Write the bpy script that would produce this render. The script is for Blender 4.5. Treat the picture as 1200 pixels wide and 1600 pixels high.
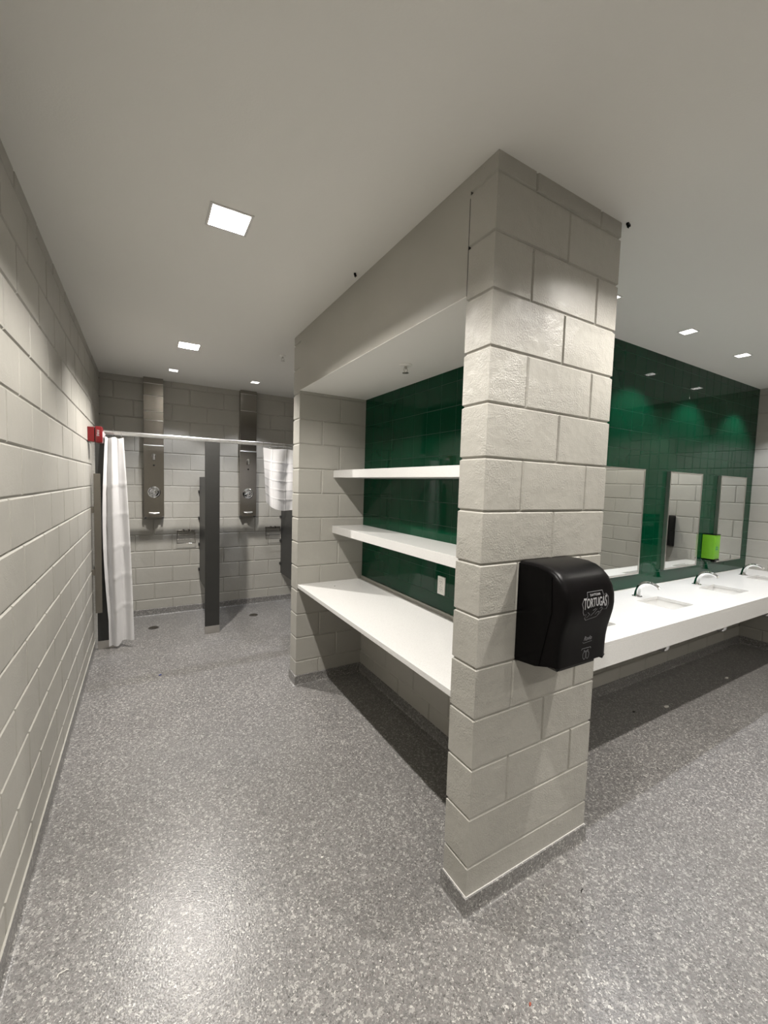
import bpy, bmesh, math, random
from mathutils import Vector, Matrix
random.seed(7)
for o in list(bpy.data.objects): bpy.data.objects.remove(o, do_unlink=True)
SC = bpy.context.scene
COL = SC.collection
R = math.radians

# ------------------------------------------------------------------ camera
CAM_H = 1.7143
cd = bpy.data.cameras.new('camera'); cam = bpy.data.objects.new('camera', cd); COL.objects.link(cam)
cd.sensor_fit = 'HORIZONTAL'; cd.sensor_width = 36.0; cd.lens = 642.8 / 1200 * 36.0
cd.clip_start = 0.02; cd.clip_end = 60
yaw, pit, rol = R(-30.322), R(-3.729), R(1.677)
F = Vector((-math.sin(yaw)*math.cos(pit), math.cos(yaw)*math.cos(pit), math.sin(pit)))
R0 = Vector((math.cos(yaw), math.sin(yaw), 0)); U0 = R0.cross(F)
RX = R0*math.cos(rol) + U0*math.sin(rol); UP = -R0*math.sin(rol) + U0*math.cos(rol)
M = Matrix((RX, UP, -F)).transposed().to_4x4(); M.translation = Vector((0, 0, CAM_H))
cam.matrix_world = M
SC.camera = cam

# ------------------------------------------------------------------ world, view
w = bpy.data.worlds.new('world'); SC.world = w; w.use_nodes = True
w.node_tree.nodes['Background'].inputs[0].default_value = (0.5, 0.5, 0.5, 1)
w.node_tree.nodes['Background'].inputs[1].default_value = 0.02
SC.view_settings.view_transform = 'Standard'; SC.view_settings.look = 'None'
SC.view_settings.gamma = 1.0; SC.view_settings.use_curve_mapping = False
SC.view_settings.exposure = 0.62

# ------------------------------------------------------------------ lights (each downlight fixture is built further down around its own lamp)
WARM = (1.0, 0.955, 0.905); COOL = (0.93, 0.94, 1.0)
BIG, SMALL = 0.178, 0.098
# x, y, size, watts, colour
LAMPS = [
    (0.35, 2.09, BIG, 98, WARM, 'nearest large square downlight over the shelving corridor'),
    (0.36, 4.18, BIG, 165, WARM, 'second large square downlight farther along the corridor ceiling'),
    (0.293, 5.20, SMALL, 30, COOL, 'small square downlight over the left shower stall'),
    (1.176, 5.20, SMALL, 30, COOL, 'small square downlight over the middle shower stall by the second steel panel'),
    (2.22, 5.20, SMALL, 30, COOL, 'small square downlight over the hidden third shower stall behind the pier'),
    (2.50, 1.585, SMALL, 33, COOL, 'small square downlight half hidden by the top of the block column'),
    (3.49, 1.585, SMALL, 33, COOL, 'small square downlight in front of the green wall, left of the two fully visible ones'),
    (4.44, 1.585, SMALL, 33, COOL, 'small square downlight over the vanity nearest the right wall'),
    (5.42, 1.585, SMALL, 33, COOL, 'small square downlight in the corner by the right wall'),
    (0.36, 0.52, BIG, 86, WARM, 'large square downlight above the entry beside the left wall'),
    (2.05, 0.52, BIG, 88, WARM, 'large square downlight in front of the block column'),
    (3.75, 0.52, BIG, 46, WARM, 'large square downlight in the middle of the vanity aisle'),
    (5.30, 0.52, BIG, 60, WARM, 'large square downlight over the vanity aisle near the right wall'),
    (0.36, -1.4, BIG, 60, WARM, 'large square downlight behind the camera beside the left wall'),
    (2.05, -1.4, BIG, 60, WARM, 'large square downlight behind the camera near the middle of the room'),
    (4.50, -1.4, BIG, 60, WARM, 'large square downlight behind the camera toward the right wall'),
]
SPOT_ANGLE = R(150); SPOT_BLEND = 0.35; PLATE = 20.0

# ------------------------------------------------------------------ measured layout (metres)
K = 0.2032
XL, XR, YF, YB = -0.435, 6.006, 5.818, -2.4
ZC = 2.915
PX0, PY0, PX1 = 1.097, 1.141, 1.856
PYA, PY1, PY2 = 1.284, 3.278, 3.433
ZS, XB = 2.459, 1.706
XCF, ZCT = 1.101, 0.868
YS, YC = 1.961, 1.293
ZK = 0.88
BZ = 0.083
XSR = 3.10

# ------------------------------------------------------------------ materials
def mat(name, col, rough=0.5, metal=0.0, spec=0.5, coat=0.0):
    m = bpy.data.materials.new(name); m.use_nodes = True
    b = m.node_tree.nodes['Principled BSDF']
    b.inputs['Base Color'].default_value = (*col, 1); b.inputs['Roughness'].default_value = rough
    b.inputs['Metallic'].default_value = metal; b.inputs['Specular IOR Level'].default_value = spec
    b.inputs['Coat Weight'].default_value = coat
    return m
def nd(m, t, **kw):
    n = m.node_tree.nodes.new(t)
    for k, v in kw.items(): setattr(n, k, v)
    return n
def lk(m, a, b): m.node_tree.links.new(a, b)
def bsdf(m): return m.node_tree.nodes['Principled BSDF']
def coords(m, scale=(1, 1, 1)):
    tc = nd(m, 'ShaderNodeTexCoord'); mp = nd(m, 'ShaderNodeMapping')
    mp.inputs['Scale'].default_value = scale
    lk(m, tc.outputs['Object'], mp.inputs[0]); return mp.outputs[0]
def noise(m, co, scale, detail=3, rough=.5):
    n = nd(m, 'ShaderNodeTexNoise'); n.inputs['Scale'].default_value = scale
    n.inputs['Detail'].default_value = detail; n.inputs['Roughness'].default_value = rough
    lk(m, co, n.inputs['Vector']); return n.outputs['Fac']
def ramp(m, fac, stops, interp='LINEAR'):
    r = nd(m, 'ShaderNodeValToRGB'); e = r.color_ramp; e.interpolation = interp
    while len(e.elements) < len(stops): e.elements.new(0.5)
    for el, (p, c) in zip(e.elements, stops):
        el.position = p; el.color = (*c, 1) if len(c) == 3 else c
    lk(m, fac, r.inputs[0]); return r.outputs[0]
def bump(m, h, strength, dist, prev=None):
    b = nd(m, 'ShaderNodeBump'); b.inputs['Strength'].default_value = strength; b.inputs['Distance'].default_value = dist
    lk(m, h, b.inputs['Height'])
    if prev: lk(m, prev, b.inputs['Normal'])
    return b.outputs[0]

def block_paint(name, col, rough, texture):
    m = mat(name, col, rough); co = coords(m)
    n1 = noise(m, co, 2.2, 4)
    c = ramp(m, n1, [(0.3, tuple(v*0.95 for v in col)), (0.7, tuple(min(1, v*1.04) for v in col))])
    lk(m, c, bsdf(m).inputs['Base Color'])
    patch = ramp(m, noise(m, co, 7, 2), [(0.38, (0.15,)*3), (0.62, (1,)*3)])
    fine = noise(m, co, 150, 3, .6)
    pits = ramp(m, noise(m, co, 260, 2), [(0.28, (0,)*3), (0.36, (1,)*3)])
    mul = nd(m, 'ShaderNodeMath', operation='MULTIPLY'); lk(m, fine, mul.inputs[0]); lk(m, patch, mul.inputs[1])
    b1 = bump(m, mul.outputs[0], 0.55*texture, 0.004)
    b2 = bump(m, pits, 0.25*texture, 0.0015, b1)
    b3 = bump(m, noise(m, co, 28, 2), 0.35*texture, 0.003, b2)
    lk(m, b3, bsdf(m).inputs['Normal'])
    return m
PAINT = (0.405, 0.392, 0.352)
M_BLOCK = block_paint('painted_block', PAINT, 0.42, 0.7)
M_BLOCKR = block_paint('painted_block_rough', PAINT, 0.40, 1.7)
M_DRY = block_paint('painted_drywall', PAINT, 0.5, 0.10)
def ceiling_mat():
    m = mat('ceiling_paint', (0.82, 0.81, 0.77), 0.75, spec=0.3); co = coords(m)
    lk(m, bump(m, noise(m, co, 160, 2), 0.2, 0.002), bsdf(m).inputs['Normal']); return m
M_CEIL = ceiling_mat()

def floor_mat():
    m = mat('speckled_epoxy', (0.3, 0.3, 0.3), 0.30, spec=0.5); co = coords(m)
    dis = nd(m, 'ShaderNodeTexNoise'); dis.inputs['Scale'].default_value = 120; dis.inputs['Detail'].default_value = 2
    lk(m, co, dis.inputs['Vector'])
    mx = nd(m, 'ShaderNodeMix', data_type='VECTOR'); mx.inputs[0].default_value = 0.02
    lk(m, co, mx.inputs[4]); lk(m, dis.outputs['Color'], mx.inputs[5])
    v = nd(m, 'ShaderNodeTexVoronoi', feature='F1', voronoi_dimensions='3D'); v.inputs['Scale'].default_value = 200
    lk(m, mx.outputs[1], v.inputs['Vector'])
    sep = nd(m, 'ShaderNodeSeparateColor'); lk(m, v.outputs['Color'], sep.inputs[0])
    c = ramp(m, sep.outputs[0], [(0.0, (0.095, 0.091, 0.086)), (0.07, (0.155, 0.151, 0.146)), (0.35, (0.205, 0.200, 0.192)),
                                 (0.62, (0.175, 0.162, 0.156)), (0.74, (0.250, 0.243, 0.232)), (0.90, (0.38, 0.37, 0.35)), (0.965, (0.55, 0.535, 0.50))], 'CONSTANT')
    v2 = nd(m, 'ShaderNodeTexVoronoi', feature='F1'); v2.inputs['Scale'].default_value = 95
    lk(m, mx.outputs[1], v2.inputs['Vector'])
    sep2 = nd(m, 'ShaderNodeSeparateColor'); lk(m, v2.outputs['Color'], sep2.inputs[0])
    big = ramp(m, sep2.outputs[1], [(0.0, (0,)*3), (0.93, (1,)*3)], 'CONSTANT')
    mm = nd(m, 'ShaderNodeMix', data_type='RGBA'); lk(m, big, mm.inputs[0]); lk(m, c, mm.inputs[6])
    mm.inputs[7].default_value = (0.46, 0.45, 0.42, 1)
    mf = nd(m, 'ShaderNodeMath', operation='MULTIPLY'); lk(m, big, mf.inputs[0]); mf.inputs[1].default_value = 0.55
    lk(m, mf.outputs[0], mm.inputs[0])
    wide = ramp(m, noise(m, co, 1.3, 5), [(0.3, (0.90,)*3), (0.7, (1.06,)*3)])
    mu = nd(m, 'ShaderNodeMix', data_type='RGBA', blend_type='MULTIPLY'); mu.inputs[0].default_value = 1
    lk(m, mm.outputs[2], mu.inputs[6]); lk(m, wide, mu.inputs[7])
    lk(m, mu.outputs[2], bsdf(m).inputs['Base Color'])
    b1 = bump(m, noise(m, co, 150, 1), 0.35, 0.0025)
    lk(m, b1, bsdf(m).inputs['Normal'])
    return m
M_FLOOR = floor_mat()

def green_mat():
    m = mat('green_glazed_paint', (0.0008, 0.036, 0.015), 0.04, spec=0.20); co = coords(m)
    c = ramp(m, noise(m, co, 3, 3), [(0.3, (0.0005, 0.033, 0.0135)), (0.7, (0.0009, 0.043, 0.018))])
    lk(m, c, bsdf(m).inputs['Base Color'])
    lk(m, bump(m, noise(m, co, 12, 2), 0.04, 0.002), bsdf(m).inputs['Normal']); return m
M_GREEN = green_mat()
M_GROUT = mat('green_grout', (0.008, 0.062, 0.034), 0.3)

def quartz_mat():
    m = mat('white_quartz', (0.84, 0.82, 0.78), 0.22); co = coords(m)
    c = ramp(m, noise(m, co, 260, 2), [(0.32, (0.62, 0.61, 0.585)), (0.45, (0.74, 0.735, 0.715))])
    lk(m, c, bsdf(m).inputs['Base Color']); return m
M_QUARTZ = quartz_mat()
def brushed(name, col, rough, sc=(1, 1, 1)):
    m = mat(name, col, rough, metal=1.0); co = coords(m, sc)
    n = noise(m, co, 60, 3)
    rr = nd(m, 'ShaderNodeMapRange'); lk(m, n, rr.inputs[0]); rr.inputs[3].default_value = rough*0.8; rr.inputs[4].default_value = rough*1.25
    lk(m, rr.outputs[0], bsdf(m).inputs['Roughness'])
    lk(m, bump(m, n, 0.10, 0.001), bsdf(m).inputs['Normal']); return m
M_STEEL = brushed('brushed_steel', (0.31, 0.29, 0.26), 0.22, (0.4, 0.4, 14))
M_STEEL2 = brushed('satin_steel', (0.58, 0.56, 0.53), 0.3, (8, 8, 0.5))
M_ALU = brushed('anodised_rail', (0.85, 0.85, 0.85), 0.28, (0.3, 8, 8))
def chrome_mat():
    m = mat('chrome', (0.80, 0.81, 0.82), 0.06, metal=1.0); co = coords(m)
    lk(m, ramp(m, noise(m, co, 8), [(0.3, (0.78, 0.79, 0.80)), (0.7, (0.84, 0.84, 0.85))]), bsdf(m).inputs['Base Color']); return m
M_CHROME = chrome_mat()
M_MIRROR = mat('mirror_glass', (0.80, 0.82, 0.80), 0.004, metal=1.0)
def plastic(name, col, rough, var=0.06, sc=40, bs=0.06):
    m = mat(name, col, rough); co = coords(m)
    lk(m, ramp(m, noise(m, co, 5), [(0.3, tuple(v*(1-var) for v in col)), (0.7, tuple(min(1, v*(1+var)) for v in col))]), bsdf(m).inputs['Base Color'])
    lk(m, bump(m, noise(m, co, sc), bs, 0.001), bsdf(m).inputs['Normal']); return m
M_BLACK = plastic('black_plastic', (0.0028, 0.0023, 0.0026), 0.34, sc=500, bs=0.10)
M_BLACKG = plastic('black_housing', (0.002, 0.0018, 0.002), 0.22)
for q in (M_BLACK, M_BLACKG): bsdf(q).inputs['Specular IOR Level'].default_value = 0.13
M_PHEN = plastic('charcoal_phenolic', (0.030, 0.030, 0.028), 0.42, sc=300)
M_WHITE = plastic('white_plastic', (0.80, 0.79, 0.75), 0.35)
M_PORC = plastic('basin_porcelain', (0.78, 0.775, 0.75), 0.12)
M_RED = plastic('red_alarm_plastic', (0.12, 0.002, 0.004), 0.35)
M_LIME = plastic('lime_plastic', (0.135, 0.36, 0.016), 0.38)
M_PRINT = plastic('pale_print', (0.42, 0.42, 0.43), 0.5)
M_PRINTD = plastic('dim_print', (0.20, 0.20, 0.21), 0.5)
M_DARKHOLE = plastic('dark_slot', (0.015, 0.014, 0.013), 0.6)
M_DRAIN = plastic('drain_bronze', (0.06, 0.055, 0.05), 0.45)
M_TEAL = plastic('teal_print', (0.01, 0.16, 0.14), 0.45)
M_TRIM = plastic('light_trim_white', (0.66, 0.645, 0.62), 0.5)
M_REFL = plastic('white_reflector', (0.9, 0.89, 0.86), 0.4)
M_LENS = mat('strobe_lens', (0.85, 0.75, 0.78), 0.08); bsdf(M_LENS).inputs['Transmission Weight'].default_value = 0.3
def curtain_mat():
    m = mat('white_vinyl', (0.86, 0.85, 0.85), 0.38); co = coords(m)
    bsdf(m).inputs['Subsurface Weight'].default_value = 0.0
    lk(m, ramp(m, noise(m, co, 4), [(0.3, (0.83, 0.82, 0.82)), (0.7, (0.88, 0.87, 0.87))]), bsdf(m).inputs['Base Color'])
    tr = nd(m, 'ShaderNodeBsdfTranslucent'); tr.inputs[0].default_value = (0.8, 0.8, 0.8, 1)
    mx = nd(m, 'ShaderNodeMixShader'); mx.inputs[0].default_value = 0.25
    out = m.node_tree.nodes['Material Output']
    lk(m, bsdf(m).outputs[0], mx.inputs[1]); lk(m, tr.outputs[0], mx.inputs[2]); lk(m, mx.outputs[0], out.inputs[0]); return m
M_CURT = curtain_mat()
def emit(name, col, s):
    m = mat(name, col, 0.5); b = bsdf(m)
    b.inputs['Emission Color'].default_value = (*col, 1); b.inputs['Emission Strength'].default_value = s
    co = coords(m); return m
M_GLOW_W = emit('lamp_plate_warm', (1.0, 0.97, 0.93), PLATE)
M_GLOW_C = emit('lamp_plate_cool', (1.0, 0.99, 0.98), PLATE)

# ------------------------------------------------------------------ helpers
def obj(name, bm, m, parent=None, smooth=False, autosmooth=None):
    me = bpy.data.meshes.new(name); bm.normal_update(); bm.to_mesh(me); bm.free()
    ms = m if isinstance(m, (list, tuple)) else [m]
    for mm in ms: me.materials.append(mm)
    if smooth or autosmooth:
        for p in me.polygons: p.use_smooth = True
    if autosmooth:
        me.set_sharp_from_angle(angle=R(autosmooth))
    o = bpy.data.objects.new(name, me); COL.objects.link(o)
    if parent: o.parent = parent
    return o
def struct(o):
    o['kind'] = 'structure'; return o
def tag(o, label, cat, group=None):
    o['label'] = label; o['category'] = cat
    if group: o['group'] = group
    return o
def thing(name, loc, label, cat, group=None, rz=0.0):
    o = bpy.data.objects.new(name, None); COL.objects.link(o); o.location = loc; o.rotation_euler = (0, 0, rz)
    o.empty_display_size = 0.05
    return tag(o, label, cat, group)
def copy_tree(o, parent=None):
    c = o.copy(); COL.objects.link(c)
    if parent: c.parent = parent
    for ch in [x for x in COL.objects if x.parent == o]: copy_tree(ch, c)
    return c
def box(bm, a, b, bev=0.0, seg=2):
    a, b = Vector([min(p, q) for p, q in zip(a, b)]), Vector([max(p, q) for p, q in zip(a, b)])
    r = bmesh.ops.create_cube(bm, size=1.0)
    for v in r['verts']:
        v.co = Vector([(a[i]+b[i])/2 + v.co[i]*(b[i]-a[i]) for i in range(3)])
    if bev > 0:
        es = list({e for v in r['verts'] for e in v.link_edges})
        bmesh.ops.bevel(bm, geom=es, offset=bev, segments=seg, affect='EDGES', profile=0.5)
def BX(a, b, bev=0.0, seg=2):
    bm = bmesh.new(); box(bm, a, b, bev, seg); return bm
def tube(bm, pts, rad, n=12, caps=True, flat=None):
    """swept tube; rad scalar or list; flat = (sx, sy) squash of the section"""
    pts = [Vector(p) for p in pts]
    if not isinstance(rad, (list, tuple)): rad = [rad]*len(pts)
    t0 = (pts[1]-pts[0]).normalized()
    ref = Vector((1, 0, 0)) if abs(t0.x) < 0.9 else Vector((0, 0, 1))
    rings = []
    for i, p in enumerate(pts):
        t = (pts[min(i+1, len(pts)-1)] - pts[max(i-1, 0)]).normalized()
        a = (ref - t*ref.dot(t)).normalized(); b = t.cross(a); ref = a
        sx, sy = flat if flat else (1, 1)
        rings.append([bm.verts.new(p + a*math.cos(2*math.pi*k/n)*rad[i]*sx + b*math.sin(2*math.pi*k/n)*rad[i]*sy) for k in range(n)])
    for r0, r1 in zip(rings, rings[1:]):
        for k in range(n):
            bm.faces.new((r0[k], r0[(k+1) % n], r1[(k+1) % n], r1[k]))
    if caps:
        bm.faces.new(list(reversed(rings[0]))); bm.faces.new(rings[-1])
def lathe(bm, prof, origin, axis='Z', n=24):
    """prof list of (radius, height); axis Z, -Z, or -Y"""
    O = Vector(origin)
    ax = {'Z': (Vector((1,0,0)), Vector((0,1,0)), Vector((0,0,1))), '-Z': (Vector((1,0,0)), Vector((0,-1,0)), Vector((0,0,-1))),
          '-Y': (Vector((1,0,0)), Vector((0,0,1)), Vector((0,-1,0)))}[axis]
    rings = []
    for r, h in prof:
        rings.append([bm.verts.new(O + ax[0]*math.cos(2*math.pi*k/n)*r + ax[1]*math.sin(2*math.pi*k/n)*r + ax[2]*h) for k in range(n)])
    for r0, r1 in zip(rings, rings[1:]):
        for k in range(n): bm.faces.new((r0[k], r0[(k+1) % n], r1[(k+1) % n], r1[k]))
    bm.faces.new(rings[-1]); bm.faces.new(list(reversed(rings[0])))
def prism(bm, poly, lo, hi, plane='YZ'):
    """extrude a 2-D polygon; plane 'YZ' extrudes on X, 'XY' on Z, 'XZ' on Y"""
    def P(u, v, t):
        return {'YZ': (t, u, v), 'XY': (u, v, t), 'XZ': (u, t, v)}[plane]
    A = [bm.verts.new(P(u, v, lo)) for u, v in poly]; B = [bm.verts.new(P(u, v, hi)) for u, v in poly]
    fa = bm.faces.new(A); fb = bm.faces.new(list(reversed(B)))
    sides = []
    for i in range(len(poly)):
        j = (i+1) % len(poly); sides.append(bm.faces.new((A[j], A[i], B[i], B[j])))
    bmesh.ops.recalc_face_normals(bm, faces=[fa, fb]+sides)
    return fa, fb, sides

def masonry(bm, O, U, N, L, z0, z1, off_even, off_odd, modu=0.4064, modz=K, zoff=0.0, g=0.0025, b=0.0065, d=0.0065,
            outer=(False, False), jit=0.0008, tilt=0.0, plain=0, joint_mat=None):
    """one face of unit masonry laid as raised, bevelled unit faces with recessed joints.
    O start corner (x, y), U unit direction along the wall, N outward normal, both 2-D."""
    Uv, Nv, Ov = Vector((*U, 0)), Vector((*N, 0)), Vector((*O, 0))
    flip = Uv.cross(Vector((0, 0, 1))).dot(Nv) < 0
    def V(u, z, dep): return bm.verts.new(Ov + Uv*u + Vector((0, 0, z)) - Nv*dep)
    def face(vs, mi=0):
        f = bm.faces.new(list(reversed(vs)) if flip else vs); f.material_index = mi
    k = math.floor((z0 - zoff)/modz + 1e-6)
    while zoff + k*modz < z1 - 1e-6:
        za, zb = max(z0, zoff+k*modz), min(z1, zoff+(k+1)*modz)
        jb, jt = zoff+k*modz > z0+1e-4, zoff+(k+1)*modz < z1-1e-4
        off = off_even if k % 2 == 0 else off_odd
        us = [0.0]; m0 = off % modu
        while m0 < L - 0.02 and k >= plain:
            if m0 > 0.02: us.append(m0)
            m0 += modu
        us.append(L)
        for i in range(len(us)-1):
            ua, ub = us[i], us[i+1]; jl, jr = i > 0, i < len(us)-2
            e = random.uniform(-jit, jit)
            tx, tz = random.gauss(0, tilt), random.gauss(0, tilt)
            cu, cz = (ua+ub)/2, (za+zb)/2
            ia, ib = ua+(g+b)*jl, ub-(g+b)*jr; ja, jbb = za+(g+b)*jb, zb-(g+b)*jt
            if jbb-ja < 0.004: continue
            def ed(u, z): return e + (u-cu)*tx + (z-cz)*tz
            el = 0 if (outer[0] and not jl) else e
            inner = [V(u, z, (0 if ((not jl and u == ia) or (not jr and u == ib)) else ed(u, z))) for u, z in ((ia, ja), (ib, ja), (ib, jbb), (ia, jbb))]
            sa, sb = (d if (outer[0] and not jl) else 0), (d if (outer[1] and not jr) else 0)
            mid = [V(u, z, d) for u, z in ((ua+g*jl+sa, za+g*jb), (ub-g*jr-sb, za+g*jb), (ub-g*jr-sb, zb-g*jt), (ua+g*jl+sa, zb-g*jt))]
            outr = [V(u, z, d) for u, z in ((ua+sa, za), (ub-sb, za), (ub-sb, zb), (ua+sa, zb))]
            face(inner)
            jm = 1 if joint_mat is not None else 0
            for q, on in enumerate((jb, jr, jt, jl)):
                if not on: continue
                q2 = (q+1) % 4
                face((mid[q], mid[q2], inner[q2], inner[q])); face((outr[q], outr[q2], mid[q2], mid[q]), jm)
        k += 1

def holes_slab(bm, x0, x1, y0, y1, z, rects, thick):
    """horizontal slab with rectangular openings; z is the visible face, thick may be negative (downwards)"""
    xs = sorted({x0, x1, *[r[0] for r in rects], *[r[1] for r in rects]})
    ys = sorted({y0, y1, *[r[2] for r in rects], *[r[3] for r in rects]})
    cache = {}
    def v(x, y, zz):
        key = (round(x, 5), round(y, 5), round(zz, 5))
        if key not in cache: cache[key] = bm.verts.new((x, y, zz))
        return cache[key]
    def inside(cx, cy): return any(r[0] < cx < r[1] and r[2] < cy < r[3] for r in rects)
    solid = {}
    for i in range(len(xs)-1):
        for j in range(len(ys)-1):
            solid[i, j] = not inside((xs[i]+xs[i+1])/2, (ys[j]+ys[j+1])/2)
    for (i, j), s in solid.items():
        if not s: continue
        a, b, c, d = xs[i], xs[i+1], ys[j], ys[j+1]
        for zz in (z, z+thick):
            bm.faces.new((v(a, c, zz), v(b, c, zz), v(b, d, zz), v(a, d, zz)))
        for (di, dj, p, q) in ((-1, 0, (a, c), (a, d)), (1, 0, (b, d), (b, c)), (0, -1, (b, c), (a, c)), (0, 1, (a, d), (b, d))):
            if not solid.get((i+di, j+dj), False):
                bm.faces.new((v(*p, z), v(*q, z), v(*q, z+thick), v(*p, z+thick)))
    bmesh.ops.recalc_face_normals(bm, faces=bm.faces[:])

def text_mesh(s, size, m, name, parent, place, depth=0.0006, bold=0.0, shear=0.0, sx=1.0):
    """flat lettering as real thin mesh; place(u, v, t) -> world/local point, t = height off the surface"""
    cu = bpy.data.curves.new(name, 'FONT'); cu.body = s; cu.size = size; cu.align_x = 'CENTER'; cu.align_y = 'CENTER'
    cu.extrude = depth/2; cu.offset = bold; cu.shear = shear; cu.resolution_u = 3
    t = bpy.data.objects.new(name, cu); COL.objects.link(t)
    dg = bpy.context.evaluated_depsgraph_get(); dg.update()
    me = bpy.data.meshes.new_from_object(t.evaluated_get(dg)); bpy.data.objects.remove(t, do_unlink=True)
    for v in me.vertices: v.co = Vector(place(v.co.x*sx, v.co.y, v.co.z + depth/2))
    me.materials.clear(); me.materials.append(m); me.name = name
    o = bpy.data.objects.new(name, me); COL.objects.link(o); o.parent = parent
    return o

# ------------------------------------------------------------------ room shell
bm = bmesh.new(); box(bm, (XL-.2, YB-.2, -0.12), (XR+.2, YF+.2, 0.0)); struct(obj('floor', bm, M_FLOOR))
rects = [(x-s/2, x+s/2, y-s/2, y+s/2) for x, y, s, *_ in LAMPS]
bm = bmesh.new(); holes_slab(bm, XL-.2, XR+.2, YB-.2, YF+.2, ZC, rects, 0.14); struct(obj('ceiling', bm, M_CEIL))

bm = bmesh.new(); masonry(bm, (XL, YB), (0, 1), (1, 0), YF-YB, 0, ZC, (0.2032-YB) % .4064, (0.0-YB) % .4064); struct(obj('wall_left', bm, M_BLOCK))
bm = bmesh.new(); masonry(bm, (XL, YF), (1, 0), (0, -1), XSR-XL, 0, ZC, (0.308-XL) % .4064, (0.105-XL) % .4064); struct(obj('wall_far', bm, M_BLOCK))
bm = bmesh.new(); masonry(bm, (XSR, PY2), (0, 1), (-1, 0), YF-PY2, 0, ZC, 0.1, 0.3); struct(obj('wall_shower_side', bm, M_BLOCK))
bm = bmesh.new(); masonry(bm, (XR, YB), (0, 1), (-1, 0), YS-YB, 0, ZC, 0.09, 0.293); struct(obj('wall_right', bm, M_BLOCK))
bm = bmesh.new(); masonry(bm, (XL, YB), (1, 0), (0, 1), XR-XL, 0, ZC, 0.2, 0.0); struct(obj('wall_back', bm, M_BLOCK))
# the free end of the dividing wall (the column by the camera)
bm = bmesh.new()
masonry(bm, (PX0, PY0), (1, 0), (0, -1), PX1-PX0, 0, ZC, 0.2032, 0.4064, outer=(True, True), g=.002, b=.0055, d=.0065, jit=.0012, plain=2)
masonry(bm, (PX0, PY0), (0, 1), (-1, 0), PYA-PY0, 0, ZC, 9, 9, modu=99, outer=(True, True), g=.002, b=.0055, d=.0065)
masonry(bm, (PX0, PYA), (1, 0), (0, 1), XB-PX0, 0, ZS, 0.2032, 0.4064, outer=(True, False))
masonry(bm, (PX1, PY0), (0, 1), (1, 0), YS-PY0, 0, ZC, 0.2032, 0.4064, outer=(True, False))
struct(obj('wall_column', bm, M_BLOCKR))
bm = bmesh.new()
masonry(bm, (PX0, PY1), (1, 0), (0, -1), XB-PX0, 0, ZS, 0.2032, 0.365, outer=(True, False))
masonry(bm, (PX0, PY1), (0, 1), (-1, 0), PY2-PY1, 0, ZC, 9, 9, modu=99, outer=(True, True))
masonry(bm, (PX0, PY2), (1, 0), (0, 1), XSR-PX0, 0, ZC, 0.2032, 0.4064, outer=(True, False))
struct(obj('wall_pier', bm, M_BLOCK))
# alcove back: block below the counter, green glazed tile above
TS = 0.154
GREEN0 = 0.893
bm = bmesh.new(); masonry(bm, (XB, PYA), (0, 1), (-1, 0), PY1-PYA, 0, GREEN0, 0.12, 0.32); struct(obj('wall_alcove_lower', bm, M_BLOCK))
bm = bmesh.new(); masonry(bm, (XB-.004, PYA), (0, 1), (-1, 0), PY1-PYA, GREEN0, ZS, (2.05-PYA) % TS, (2.05-PYA) % TS, modu=TS, modz=TS, zoff=0.995,
                          g=.0010, b=.0016, d=.0014, jit=.0001, tilt=.0013, joint_mat=1)
struct(obj('wall_alcove_tile', bm, [M_GREEN, M_GROUT]))
bm = bmesh.new(); masonry(bm, (PX1, YS), (1, 0), (0, -1), XR-PX1, 0, 0.86, 0.1, 0.3); struct(obj('wall_sink_lower', bm, M_BLOCK))
bm = bmesh.new(); masonry(bm, (PX1, YS-.004), (1, 0), (0, -1), XR-PX1, 0.86, ZC, (3.347-PX1) % TS, (3.347-PX1) % TS, modu=TS, modz=TS, zoff=0.995,
                          g=.0010, b=.0016, d=.0014, jit=.0001, tilt=.0013, joint_mat=1)
struct(obj('wall_sink_tile', bm, [M_GREEN, M_GROUT]))
# bulkhead over the alcove
bm = BX((PX0, PYA, ZS+.003), (XB+.1, PY1, ZC+.02)); struct(obj('ceiling_bulkhead', bm, M_DRY))
bm = BX((PX0-.0008, PYA-.0012, ZS), (PX0+.01, PYA+.0012, ZC-.09)); struct(obj('trim_1', bm, M_DARKHOLE))
bm = BX((PX0, PYA, ZS), (XB, PY1, ZS+.003)); struct(obj('ceiling_alcove', bm, M_CEIL))

# coved speckled base round every wall foot
def base(name, path, closed=False):
    """path: 2-D points, room side on the left of travel"""
    prof = [(0.0, BZ+.002), (0.004, BZ), (0.0075, BZ-.002), (0.0085, 0.045)]
    for i in range(1, 8):
        a = i/7*math.pi/2; prof.append((0.0085+0.014*(1-math.cos(a)), 0.0155-0.0145*math.sin(a)))
    prof.append((0.030, 0.0003))
    bm = bmesh.new(); rows = []
    P = [Vector(p) for p in path]
    for i, p in enumerate(P):
        dn = (P[i+1]-p).normalized() if i < len(P)-1 else None
        dp = (p-P[i-1]).normalized() if i > 0 else None
        n1 = Vector((-dp.y, dp.x)) if dp else None; n2 = Vector((-dn.y, dn.x)) if dn else None
        if n1 is None: n = n2
        elif n2 is None: n = n1
        else: n = (n1+n2)/(1+n1.dot(n2))
        rows.append([bm.verts.new((p.x+n.x*o, p.y+n.y*o, z)) for o, z in prof])
    for r0, r1 in zip(rows, rows[1:]):
        for k in range(len(prof)-1): bm.faces.new((r0[k], r0[k+1], r1[k+1], r1[k]))
    bmesh.ops.recalc_face_normals(bm, faces=bm.faces[:])
    for f in bm.faces:
        if f.normal.z < 0: f.normal_flip()
    return struct(obj(name, bm, M_FLOOR, autosmooth=50))
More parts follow.
